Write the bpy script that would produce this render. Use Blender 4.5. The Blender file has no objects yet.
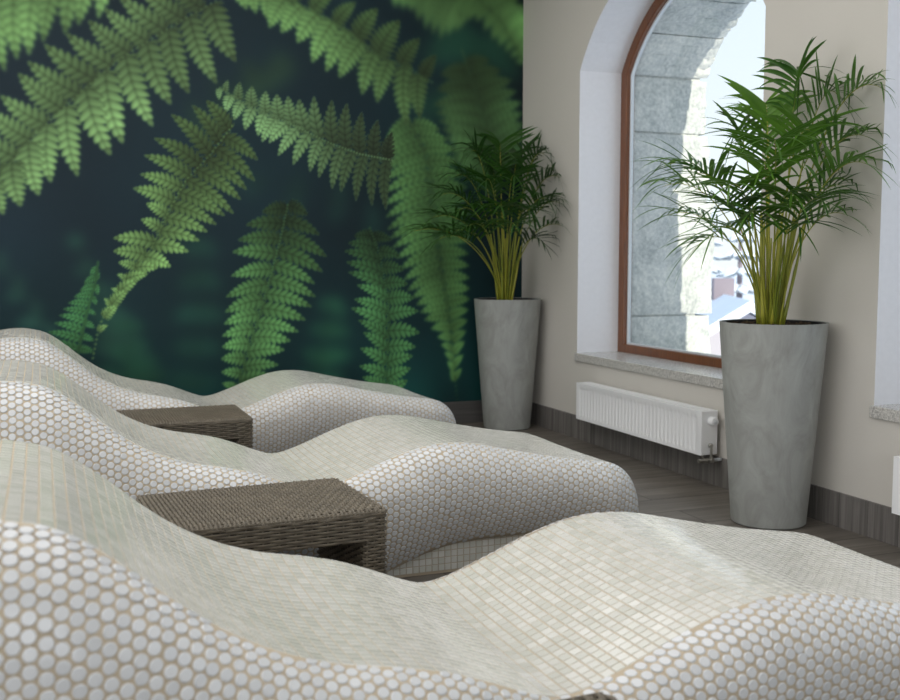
import bpy, math, random
import numpy as np
from mathutils import Vector, Matrix
random.seed(7); RNG=np.random.default_rng(7)
SC=bpy.context.scene; COL=SC.collection
R=math.radians

# ------------------------------------------------------------ helpers
def lin(rgb):
    return tuple(((c/255)/12.92 if c/255<=.04045 else ((c/255+.055)/1.055)**2.4) for c in rgb)
def newmat(name):
    m=bpy.data.materials.new(name); m.use_nodes=True
    nt=m.node_tree; b=nt.nodes['Principled BSDF']
    return m,nt,b
def N(nt,typ,**kw):
    n=nt.nodes.new(typ)
    for k,v in kw.items():
        if k.startswith('i_'): n.inputs[int(k[2:]) if k[2:].isdigit() else k[2:].replace('_',' ')].default_value=v
        else: setattr(n,k,v)
    return n
def ramp(nt,stops):
    r=nt.nodes.new('ShaderNodeValToRGB'); e=r.color_ramp.elements
    while len(e)<len(stops): e.new(.5)
    for k,(p,c) in enumerate(stops): e[k].position=p; e[k].color=(*c,1)
    return r
def mat_simple(name,rgb,rough=.5,metal=0,spec=.5,coat=0,noise=0,nscale=20,bump=0,bscale=60,stretch=(1,1,1)):
    m,nt,b=newmat(name); c=lin(rgb)
    b.inputs['Roughness'].default_value=rough; b.inputs['Metallic'].default_value=metal
    b.inputs['Specular IOR Level'].default_value=spec; b.inputs['Coat Weight'].default_value=coat
    tc=N(nt,'ShaderNodeTexCoord'); mp=N(nt,'ShaderNodeMapping'); mp.inputs['Scale'].default_value=stretch
    nt.links.new(tc.outputs['Object'],mp.inputs[0])
    no=N(nt,'ShaderNodeTexNoise'); no.inputs['Scale'].default_value=nscale; no.inputs['Detail'].default_value=6
    nt.links.new(mp.outputs[0],no.inputs['Vector'])
    r=ramp(nt,[(.3,tuple(x*(1-noise) for x in c)),(.7,tuple(min(1,x*(1+noise)) for x in c))])
    nt.links.new(no.outputs['Fac'],r.inputs[0]); nt.links.new(r.outputs[0],b.inputs['Base Color'])
    if bump:
        n2=N(nt,'ShaderNodeTexNoise'); n2.inputs['Scale'].default_value=bscale; n2.inputs['Detail'].default_value=8
        nt.links.new(mp.outputs[0],n2.inputs['Vector'])
        bp=N(nt,'ShaderNodeBump'); bp.inputs['Strength'].default_value=bump; bp.inputs['Distance'].default_value=.004
        nt.links.new(n2.outputs['Fac'],bp.inputs['Height']); nt.links.new(bp.outputs[0],b.inputs['Normal'])
    return m
class MB:
    def __init__(s): s.v=[]; s.f=[]; s.m=[]
    def add(s,vs,fs,mi=0):
        o=len(s.v); s.v+= [tuple(map(float,v)) for v in vs]; s.f+=[tuple(i+o for i in f) for f in fs]; s.m+=[mi]*len(fs)
    def box(s,a,b,mi=0):
        x0,y0,z0=a; x1,y1,z1=b
        s.add([(x0,y0,z0),(x1,y0,z0),(x1,y1,z0),(x0,y1,z0),(x0,y0,z1),(x1,y0,z1),(x1,y1,z1),(x0,y1,z1)],
              [(0,3,2,1),(4,5,6,7),(0,1,5,4),(1,2,6,5),(2,3,7,6),(3,0,4,7)],mi)
    def tube(s,pts,rad,n=8,mi=0,cap=True):
        pts=[Vector(p) for p in pts]; rs=rad if isinstance(rad,(list,tuple)) else [rad]*len(pts)
        vs=[];fs=[]; up=Vector((0,0,1))
        for i,p in enumerate(pts):
            t=(pts[min(i+1,len(pts)-1)]-pts[max(i-1,0)]).normalized()
            a=t.cross(up if abs(t.z)<.95 else Vector((1,0,0))).normalized(); b=t.cross(a)
            for k in range(n):
                w=2*math.pi*k/n; vs.append(p+(a*math.cos(w)+b*math.sin(w))*rs[i])
        for i in range(len(pts)-1):
            for k in range(n): fs.append((i*n+k,i*n+(k+1)%n,(i+1)*n+(k+1)%n,(i+1)*n+k))
        if cap: fs.append(tuple(range(n-1,-1,-1))); fs.append(tuple((len(pts)-1)*n+k for k in range(n)))
        s.add(vs,fs,mi)
    def lathe(s,prof,n=48,c=(0,0,0),mi=0):
        vs=[];fs=[]
        for r,z in prof:
            for k in range(n):
                w=2*math.pi*k/n; vs.append((c[0]+r*math.cos(w),c[1]+r*math.sin(w),c[2]+z))
        for i in range(len(prof)-1):
            for k in range(n): fs.append((i*n+k,i*n+(k+1)%n,(i+1)*n+(k+1)%n,(i+1)*n+k))
        s.add(vs,fs,mi)
    def build(s,name,mats,parent=None,smooth=False,angle=None):
        me=bpy.data.meshes.new(name); me.from_pydata(s.v,[],s.f)
        if not isinstance(mats,(list,tuple)): mats=[mats]
        for m in mats: me.materials.append(m)
        if len(mats)>1: me.polygons.foreach_set('material_index',s.m)
        if smooth: me.polygons.foreach_set('use_smooth',[True]*len(me.polygons))
        me.update()
        if angle: me.set_sharp_from_angle(angle=R(angle))
        return link(name,me,parent)
def link(name,me,parent=None):
    o=bpy.data.objects.new(name,me); COL.objects.link(o)
    if parent: o.parent=parent
    return o
def bevel(o,w,seg=2):
    b=o.modifiers.new('bevel','BEVEL'); b.width=w; b.segments=seg; b.limit_method='ANGLE'
    return o
def tag(o,label,cat,group=None):
    o['label']=label; o['category']=cat
    if group: o['group']=group
    return o
def empty(name,loc,rz=0):
    o=bpy.data.objects.new(name,None); COL.objects.link(o); o.location=loc; o.rotation_euler=(0,0,rz); o.empty_display_size=.1
    return o
def structure(o): o['kind']='structure'; return o
def kids(o): return [c for c in bpy.data.objects if c.parent==o]
def copy_tree(o,parent=None):
    ks=kids(o); c=o.copy(); COL.objects.link(c); c.parent=parent
    for k in ks: copy_tree(k,c)
    return c
def npmesh(name,V,Fs,mats,parent=None,smooth=True,rand=None,angle=None):
    """V (n,3), Fs list of (m,k) int arrays, rand: per-face value arrays"""
    me=bpy.data.meshes.new(name)
    nv=len(V); loops=np.concatenate([f.ravel() for f in Fs]); sizes=np.concatenate([np.full(len(f),f.shape[1]) for f in Fs])
    me.vertices.add(nv); me.vertices.foreach_set('co',V.astype(np.float32).ravel())
    me.loops.add(len(loops)); me.loops.foreach_set('vertex_index',loops.astype(np.int32))
    me.polygons.add(len(sizes)); starts=np.concatenate([[0],np.cumsum(sizes)[:-1]])
    me.polygons.foreach_set('loop_start',starts.astype(np.int32))
    try: me.polygons.foreach_set('loop_total',sizes.astype(np.int32))
    except Exception: pass
    me.update(calc_edges=True); me.validate()
    if rand is not None:
        a=me.attributes.new('tile_tone','FLOAT','FACE'); a.data.foreach_set('value',np.concatenate(rand).astype(np.float32))
    if not isinstance(mats,(list,tuple)): mats=[mats]
    for m in mats: me.materials.append(m)
    me.polygons.foreach_set('use_smooth',[smooth]*len(me.polygons))
    if angle: me.set_sharp_from_angle(angle=R(angle))
    return link(name,me,parent)

# ------------------------------------------------------------ materials
def mat_tile(name,c0,c1,rough,coat):
    m,nt,b=newmat(name)
    at=N(nt,'ShaderNodeAttribute',attribute_name='tile_tone'); r=ramp(nt,[(0,lin(c0)),(1,lin(c1))])
    nt.links.new(at.outputs['Fac'],r.inputs[0]); nt.links.new(r.outputs[0],b.inputs['Base Color'])
    b.inputs['Roughness'].default_value=rough; b.inputs['Coat Weight'].default_value=coat; b.inputs['Coat Roughness'].default_value=.12
    return m
M={}
M['square']=mat_tile('glazed_square_tile',(213,213,205),(231,230,225),.24,.5)
M['round']=mat_tile('glazed_round_tile',(208,210,213),(222,224,227),.28,.35)
M['grout']=mat_simple('beige_grout',(192,178,156),.85,noise=.08,nscale=9)
M['wall']=mat_simple('beige_wall_paint',(208,204,197),.85,noise=.02,nscale=300,bump=.12,bscale=500)
M['white']=mat_simple('white_reveal_paint',(232,232,236),.8,noise=.02,nscale=40,bump=.05,bscale=300)
M['ceil']=mat_simple('ceiling_paint',(225,222,215),.9)
M['granite']=mat_simple('grey_granite_sill',(192,190,186),.25,noise=.42,nscale=150,bump=.02)
M['radiator']=mat_simple('white_enamel',(244,245,247),.3,coat=.2)
M['metal']=mat_simple('nickel_valve',(176,174,168),.3,metal=.9)
M['wood']=mat_simple('brown_window_wood',(112,66,36),.35,noise=.25,nscale=14,stretch=(8,8,.5),coat=.2)
M['gasket']=mat_simple('pale_glazing_bead',(214,218,222),.4)
M['soil']=mat_simple('dark_potting_soil',(70,56,42),.95,noise=.5,nscale=80,bump=1,bscale=90)
M['liner']=mat_simple('black_planter_liner',(22,24,27),.6)
M['rattan']=mat_simple('grey_brown_rattan',(106,98,85),.5,noise=.2,nscale=30,stretch=(1,1,1))
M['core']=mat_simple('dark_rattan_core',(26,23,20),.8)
M['snow']=mat_simple('snow',(232,238,248),.8,noise=.05,nscale=2)
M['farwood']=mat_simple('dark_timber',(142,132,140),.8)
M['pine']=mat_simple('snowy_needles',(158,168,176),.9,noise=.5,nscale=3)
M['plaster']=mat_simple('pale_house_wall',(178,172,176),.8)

def mat_leaf(name,c0,c1,stem=False):
    m,nt,b=newmat(name)
    oi=N(nt,'ShaderNodeObjectInfo'); tc=N(nt,'ShaderNodeTexCoord'); no=N(nt,'ShaderNodeTexNoise'); no.inputs['Scale'].default_value=9
    nt.links.new(tc.outputs['Object'],no.inputs['Vector'])
    ad=N(nt,'ShaderNodeMath',operation='ADD'); nt.links.new(oi.outputs['Random'],ad.inputs[0]); nt.links.new(no.outputs['Fac'],ad.inputs[1])
    mu=N(nt,'ShaderNodeMath',operation='MULTIPLY'); mu.inputs[1].default_value=.5; nt.links.new(ad.outputs[0],mu.inputs[0])
    r=ramp(nt,[(.15,lin(c0)),(.85,lin(c1))]); nt.links.new(mu.outputs[0],r.inputs[0]); nt.links.new(r.outputs[0],b.inputs['Base Color'])
    b.inputs['Roughness'].default_value=.38
    if not stem:
        tr=N(nt,'ShaderNodeBsdfTranslucent'); nt.links.new(r.outputs[0],tr.inputs['Color'])
        mx=N(nt,'ShaderNodeMixShader'); mx.inputs[0].default_value=.3
        out=nt.nodes['Material Output']; nt.links.new(b.outputs[0],mx.inputs[1]); nt.links.new(tr.outputs[0],mx.inputs[2]); nt.links.new(mx.outputs[0],out.inputs[0])
    return m
M['leaf']=mat_leaf('palm_leaf',(40,82,26),(104,150,52))
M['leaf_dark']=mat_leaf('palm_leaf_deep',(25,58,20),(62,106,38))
M['cane']=mat_leaf('palm_cane',(104,122,34),(170,166,60),True)

def mat_concrete():
    m,nt,b=newmat('grey_concrete')
    tc=N(nt,'ShaderNodeTexCoord'); mp=N(nt,'ShaderNodeMapping'); mp.inputs['Scale'].default_value=(1,1,.55); nt.links.new(tc.outputs['Object'],mp.inputs[0])
    n1=N(nt,'ShaderNodeTexNoise'); n1.inputs['Scale'].default_value=7; n1.inputs['Detail'].default_value=9; n1.inputs['Distortion'].default_value=2.2; n1.inputs['Roughness'].default_value=.62
    nt.links.new(mp.outputs[0],n1.inputs['Vector'])
    r=ramp(nt,[(.28,lin((142,143,139))),(.5,lin((157,159,156))),(.75,lin((172,175,172)))]); nt.links.new(n1.outputs['Fac'],r.inputs[0])
    nt.links.new(r.outputs[0],b.inputs['Base Color']); b.inputs['Roughness'].default_value=.6
    bp=N(nt,'ShaderNodeBump'); bp.inputs['Strength'].default_value=.15; bp.inputs['Distance'].default_value=.003
    nt.links.new(n1.outputs['Fac'],bp.inputs['Height']); nt.links.new(bp.outputs[0],b.inputs['Normal'])
    return m
M['concrete']=mat_concrete()
def mat_plank(name,axis,plank_w,plank_l,cols,rough,grain=(1,1,1),joint=.004,jdark=.45):
    """wood-look tile: brick pattern on two object axes, stretched noise grain"""
    m,nt,b=newmat(name); tc=N(nt,'ShaderNodeTexCoord'); sep=N(nt,'ShaderNodeSeparateXYZ'); nt.links.new(tc.outputs['Object'],sep.inputs[0])
    cb=N(nt,'ShaderNodeCombineXYZ'); nt.links.new(sep.outputs[axis[0]],cb.inputs[0]); nt.links.new(sep.outputs[axis[1]],cb.inputs[1])
    br=N(nt,'ShaderNodeTexBrick'); br.inputs['Scale'].default_value=1; br.inputs['Brick Width'].default_value=plank_l; br.inputs['Row Height'].default_value=plank_w
    br.inputs['Mortar Size'].default_value=joint; br.inputs['Mortar Smooth'].default_value=.3; br.inputs['Color1'].default_value=(0,0,0,1); br.inputs['Color2'].default_value=(1,1,1,1); br.inputs['Mortar'].default_value=(.5,.5,.5,1)
    nt.links.new(cb.outputs[0],br.inputs['Vector'])
    mp=N(nt,'ShaderNodeMapping'); mp.inputs['Scale'].default_value=grain; nt.links.new(cb.outputs[0],mp.inputs[0])
    va=N(nt,'ShaderNodeVectorMath',operation='ADD'); nt.links.new(mp.outputs[0],va.inputs[0])
    vs=N(nt,'ShaderNodeVectorMath',operation='SCALE'); vs.inputs[3].default_value=7; nt.links.new(br.outputs['Color'],vs.inputs[0]); nt.links.new(vs.outputs[0],va.inputs[1])
    no=N(nt,'ShaderNodeTexNoise'); no.inputs['Scale'].default_value=1; no.inputs['Detail'].default_value=7; no.inputs['Roughness'].default_value=.6; no.inputs['Distortion'].default_value=.6
    nt.links.new(va.outputs[0],no.inputs['Vector'])
    r=ramp(nt,[(.25,lin(cols[0])),(.5,lin(cols[1])),(.75,lin(cols[2]))]); nt.links.new(no.outputs['Fac'],r.inputs[0])
    mx=N(nt,'ShaderNodeMix',data_type='RGBA',blend_type='MULTIPLY'); mx.inputs[0].default_value=.35
    nt.links.new(r.outputs[0],mx.inputs[6]); rr=ramp(nt,[(0,(.65,.65,.65)),(1,(1,1,1))]); nt.links.new(br.outputs['Color'],rr.inputs[0]); nt.links.new(rr.outputs[0],mx.inputs[7])
    m2=N(nt,'ShaderNodeMix',data_type='RGBA'); nt.links.new(br.outputs['Fac'],m2.inputs[0]); nt.links.new(mx.outputs[2],m2.inputs[6])
    m2.inputs[7].default_value=(*[c*jdark for c in lin(cols[0])],1)
    nt.links.new(m2.outputs[2],b.inputs['Base Color']); b.inputs['Roughness'].default_value=rough
    bp=N(nt,'ShaderNodeBump'); bp.inputs['Strength'].default_value=.3; bp.inputs['Distance'].default_value=.002; bp.invert=True
    nt.links.new(br.outputs['Fac'],bp.inputs['Height']); nt.links.new(bp.outputs[0],b.inputs['Normal'])
    return m
M['floor']=mat_plank('grey_wood_look_floor_tile',(0,1),.2,1.2,[(84,78,72),(112,106,99),(136,130,122)],.42,(1.6,22,1),.003)
M['skirt']=mat_plank('grey_wood_look_skirting',(2,1),.15,3.0,[(78,75,73),(114,110,107),(146,142,138)],.5,(1.5,38,1),.001)
M['skirt_far']=mat_plank('grey_wood_look_skirting_far',(0,2),.3,1.2,[(78,76,76),(98,96,94),(116,113,110)],.5,(2,30,1),.002)
def mat_stone():
    m,nt,b=newmat('granite_block'); tc=N(nt,'ShaderNodeTexCoord')
    n1=N(nt,'ShaderNodeTexNoise'); n1.inputs['Scale'].default_value=5; n1.inputs['Detail'].default_value=12; n1.inputs['Roughness'].default_value=.72; n1.inputs['Distortion'].default_value=.8
    nt.links.new(tc.outputs['Object'],n1.inputs['Vector'])
    n3=N(nt,'ShaderNodeTexNoise'); n3.inputs['Scale'].default_value=55; n3.inputs['Detail'].default_value=6; nt.links.new(tc.outputs['Object'],n3.inputs['Vector'])
    ad=N(nt,'ShaderNodeMix',data_type='FLOAT'); ad.inputs[0].default_value=.4; nt.links.new(n1.outputs['Fac'],ad.inputs[2]); nt.links.new(n3.outputs['Fac'],ad.inputs[3])
    r=ramp(nt,[(.36,lin((158,163,162))),(.5,lin((192,195,192))),(.64,lin((222,221,214)))]); nt.links.new(ad.outputs[0],r.inputs[0])
    nt.links.new(r.outputs[0],b.inputs['Base Color']); b.inputs['Roughness'].default_value=.9
    bp=N(nt,'ShaderNodeBump'); bp.inputs['Strength'].default_value=.6; bp.inputs['Distance'].default_value=.01
    nt.links.new(ad.outputs[0],bp.inputs['Height']); nt.links.new(bp.outputs[0],b.inputs['Normal'])
    return m
M['stone']=mat_stone()
def mat_glass():
    m,nt,b=newmat('clear_window_glass'); nt.nodes.remove(b); out=nt.nodes['Material Output']
    t=N(nt,'ShaderNodeBsdfTransparent'); t.inputs[0].default_value=(.96,.98,.98,1); g=N(nt,'ShaderNodeBsdfGlossy'); g.inputs['Roughness'].default_value=.02
    lw=N(nt,'ShaderNodeLayerWeight'); lw.inputs[0].default_value=.5; pw=N(nt,'ShaderNodeMath',operation='POWER'); pw.inputs[1].default_value=5; nt.links.new(lw.outputs['Facing'],pw.inputs[0]); fr=N(nt,'ShaderNodeMath',operation='MULTIPLY_ADD'); fr.inputs[1].default_value=.5; fr.inputs[2].default_value=.03; nt.links.new(pw.outputs[0],fr.inputs[0]); mx=N(nt,'ShaderNodeMixShader')
    nt.links.new(fr.outputs[0],mx.inputs[0]); nt.links.new(t.outputs[0],mx.inputs[1]); nt.links.new(g.outputs[0],mx.inputs[2]); nt.links.new(mx.outputs[0],out.inputs[0])
    return m
M['glass']=mat_glass()

# ------------------------------------------------------------ room
XW=2.834; YF=6.05; ZC=3.0; XL=-3.2; YB=-3.4; XO=3.14; XS=3.66
HW=.8075; ZS=.487; ARC_C=1.59; ARC_R=.9395
WIN=[(4.4925,),(2.1925,),(-.1075,)]
def arch(yc,off=0,n=24,zs=ZS):
    """outline from sill near side up over the arch to the far side"""
    r=ARC_R-off; hw=HW-off; a=math.asin(hw/r)
    top=[(yc+r*math.sin(t),ARC_C+r*math.cos(t)) for t in np.linspace(-a,a,n)]
    return [(yc-hw,zs)]+top+[(yc+hw,zs)]
mb=MB()
def wallface(x,flip,mi=0,off=0,zbot=0.,y0=YB,y1=YF,zt=ZC,zs=ZS):
    def q(pts):
        pts=[(x,p[0],p[1]) for p in pts]
        if flip: pts=pts[::-1]
        mb.add(pts,[tuple(range(len(pts)))],mi)
    ys=[y0]
    for (yc,) in sorted(WIN): ys+= [yc-HW+off,yc+HW-off]
    ys.append(y1)
    for i in range(0,len(ys),2): q([(ys[i],zbot),(ys[i+1],zbot),(ys[i+1],zt),(ys[i],zt)])
    for (yc,) in WIN:
        q([(yc-HW+off,zbot),(yc+HW-off,zbot),(yc+HW-off,zs),(yc-HW+off,zs)])
        a=arch(yc,off,zs=zs)[1:-1]
        for p,r_ in zip(a[:-1],a[1:]): q([p,r_,(r_[0],zt),(p[0],zt)])
wallface(XW,True,0); wallface(XO,False,1)
for (yc,) in WIN:
    a=arch(yc)
    for p,q_ in zip(a[:-1],a[1:]): mb.add([(XW,*p),(XO,*p),(XO,*q_),(XW,*q_)],[(0,1,2,3)],1)
    mb.add([(XW,yc-HW,ZS),(XO,yc-HW,ZS),(XO,yc+HW,ZS),(XW,yc+HW,ZS)],[(3,2,1,0)],1)
mb.add([(XW,YB,ZC),(XO,YB,ZC),(XO,YF,ZC),(XW,YF,ZC)],[(0,1,2,3)],1)
mb.add([(XW,YB,0),(XO,YB,0),(XO,YF,0),(XW,YF,0)],[(3,2,1,0)],1)
for y in (YB,YF): mb.add([(XW,y,0),(XO,y,0),(XO,y,ZC),(XW,y,ZC)],[(0,1,2,3)],1)
structure(mb.build('wall_right',[M['wall'],M['white']]))
def sbox(name,a,b,m):
    k=MB(); k.box(a,b); return structure(k.build(name,m))
sbox('wall_far',(XL-.15,YF,0),(XS,YF+.15,ZC),M['wall'])
sbox('wall_left',(XL-.15,YB,0),(XL,YF,ZC),M['wall'])
sbox('wall_back',(XL-.15,YB-.15,0),(XS,YB,ZC),M['wall'])
sbox('floor',(XL-.15,YB-.15,-.12),(XO,YF+.15,0),M['floor'])
sbox('ceiling',(XL-.15,YB-.15,ZC),(XS+.05,YF+.15,ZC+.12),M['ceil'])
sbox('baseboard_right',(XW-.011,YB,0),(XW,YF-.011,.133),M['skirt'])
sbox('baseboard_far',(XL,YF-.011,0),(XW,YF,.137),M['skirt_far'])

# stone facade outside: blocks around every opening, rough outer arris
def stone_wall():
    mb=MB(); rnd=random.Random(3)
    def block(cs,x0,x1,nx=7,ns=6):
        """cs = four (y,z) corners of the opening-side quad strip -> a block between x0 and x1; cs[0],cs[1] on the opening face"""
        A,B,C_,D=cs
        pts=[];fs=[]
        def lerp(p,q,t): return (p[0]+(q[0]-p[0])*t,p[1]+(q[1]-p[1])*t)
        for i in range(nx+1):
            for j in range(ns+1):
                e=0 if j in(0,ns) else 1
                p=lerp(A,B,j/ns); q=lerp(D,C_,j/ns); d=Vector((q[0]-p[0],q[1]-p[1])).normalized()
                rec=.008 if (j in (0,ns) ) else 0
                rec+= .012*rnd.random()*(.2+.8*(i/nx)**2)
                x=x0+(x1-x0)*i/nx
                if i==nx: x-=.02*rnd.random(); rec+=.02*rnd.random()
                pts.append((x,p[0]+d.x*rec,p[1]+d.y*rec))
        n=ns+1
        for i in range(nx):
            for j in range(ns): fs.append((i*n+j,(i+1)*n+j,(i+1)*n+j+1,i*n+j+1))
        o=len(pts)
        for j in range(n):
            q=lerp(D,C_,j/ns); pts.append((x0,q[0],q[1])); pts.append((x1-.01,q[0],q[1]))
        for j in range(ns):
            fs.append((nx*n+j,o+2*j+1,o+2*j+3,nx*n+j+1)); fs.append((j,j+1,o+2*j+2,o+2*j)); fs.append((o+2*j,o+2*j+2,o+2*j+3,o+2*j+1))
        for j in (0,ns):
            fs.append(tuple(i*n+j for i in range(nx+1))+(o+2*j+1,o+2*j))
        mb.add(pts,fs)
    g=.006
    for (yc,) in WIN:
        hw=HW-.055; r=ARC_R-.055; a=math.asin(hw/r); zsp=ARC_C+r*math.cos(a)
        for s in (-1,1):
            yo=yc+s*hw; yd=yc+s*(1.15 if abs(yc-s*9)>0 else 1.15)
            for (z0,z1,x1) in ((-.6,.12,3.72),(.12,.696,3.71),(.696,1.35,3.72),(1.35,1.743,3.68),(1.743,zsp,3.655)):
                if z1>=1.7 and z0<1.4:
                    block([(yo,z0+g),(yo,z1-g),(yd,z1-g),(yd,z0+g)],XO,x1,9,9)
                elif z0==.696: block([(yo,z0+g),(yo,1.36),(yd,1.36),(yd,z0+g)],XO,x1,9,9)
                elif z0==1.35: block([(yo,1.36),(yo,z1-g),(yd,z1-g),(yd,1.36)],XO,x1,9,7)
                else: block([(yo,z0+g),(yo,z1-g),(yd,z1-g),(yd,z0+g)],XO,x1,9,7)
        th=np.linspace(-a,a,8)
        for t0,t1 in zip(th[:-1],th[1:]):
            for k in range(4):
                ta=t0+(t1-t0)*k/4+(.005 if k==0 else 0); tb=t0+(t1-t0)*(k+1)/4-(.005 if k==3 else 0)
                P=lambda t,rr:(yc+rr*math.sin(t),ARC_C+rr*math.cos(t))
                block([P(ta,r),P(tb,r),P(tb,r+.38),P(ta,r+.38)],XO,3.66,9,2)
        # recessed mortar bed behind the blocks, so the joints are closed
        for s in (-1,1):
            ya,yb_=sorted((yc+s*(hw+.022),yc+s*1.12)); mb.box((XO+.002,ya,-.6),(3.60,yb_,zsp+.01))
        tt=np.linspace(-a-.22,a+.22,40)
        for t0,t1 in zip(tt[:-1],tt[1:]):
            q4=[(yc+rr*math.sin(t),ARC_C+rr*math.cos(t)) for t,rr in ((t0,r+.022),(t1,r+.022),(t1,r+.36),(t0,r+.36))]
            mb.add([(XO+.002,*q) for q in q4]+[(3.60,*q) for q in q4],[(0,1,2,3),(7,6,5,4),(0,4,5,1),(2,6,7,3)])
        # slab above and below
        mb.box((XO+.02,yc-1.15,2.75),(3.64,yc+1.15,ZC+.0)); mb.box((XO,yc-HW-.3,-.6),(3.64,yc+HW+.3,ZS-.07))
        for s in (-1,1): mb.add([(3.6,yc+s*1.15,2.1),(3.6,yc+s*.6,2.7),(3.6,yc+s*1.15,2.8)],[(0,1,2)])
        mb.box((XO,yc-HW-.3,ZS-.07),(3.66,yc+HW+.3,ZS-.02))
    return structure(mb.build('wall_outer',M['stone'],smooth=True,angle=40))
stone_wall()

# windows
def window(idx,yc,full=True):
    w=structure(empty('window_%d'%idx,(XO-.02,yc,ZS)))
    def ring(o0,o1,x0,x1,z0,z1):
        A=[(y-yc,z-ZS) for y,z in arch(yc,o0,36,zs=z0)]; B=[(y-yc,z-ZS) for y,z in arch(yc,o1,36,zs=z1)]
        # close along the bottom
        vs=[];fs=[];n=len(A); xo=XO-.02
        for p,q in zip(A,B):
            vs+=[(x0-xo,*p),(x0-xo,*q),(x1-xo,*q),(x1-xo,*p)]
        for i in range(n):
            j=(i+1)%n
            for k in range(4): fs.append((4*i+k,4*i+(k+1)%4,4*j+(k+1)%4,4*j+k))
        b=MB(); b.add(vs,fs); return b
    o=ring(.001,.062,XO-.045,XO+.012,ZS+.002,ZS+.05).build('frame',M['wood'],w,smooth=True,angle=35); bevel(o,.006); o['label']='brown wooden arched frame'
    ring(.063,.073,XO-.02,XO+.0,ZS+.051,ZS+.060).build('glazing_bead',M['gasket'],w,smooth=True,angle=35)
    A=[(y-yc,z-ZS) for y,z in arch(yc,.07,36,zs=ZS+.055)]; g=MB(); n=len(A)
    g.add([(-.0+.004,*p) for p in A]+[(.01,*p) for p in A],[tuple(range(n)),tuple(range(2*n-1,n-1,-1))]+[(i,i+n,(i+1)%n+n,(i+1)%n) for i in range(n)])
    g.build('pane',M['glass'],w)
    s=MB(); s.box((XW-.012-(XO-.02),-HW-.012,-.042),(-.005,HW+.012,.004)); o=bevel(s.build('window_sill',M['granite'],w),.004); o['label']='speckled grey granite sill'
    return w
for i,(yc,) in enumerate(WIN): window(i+1,yc)

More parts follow.
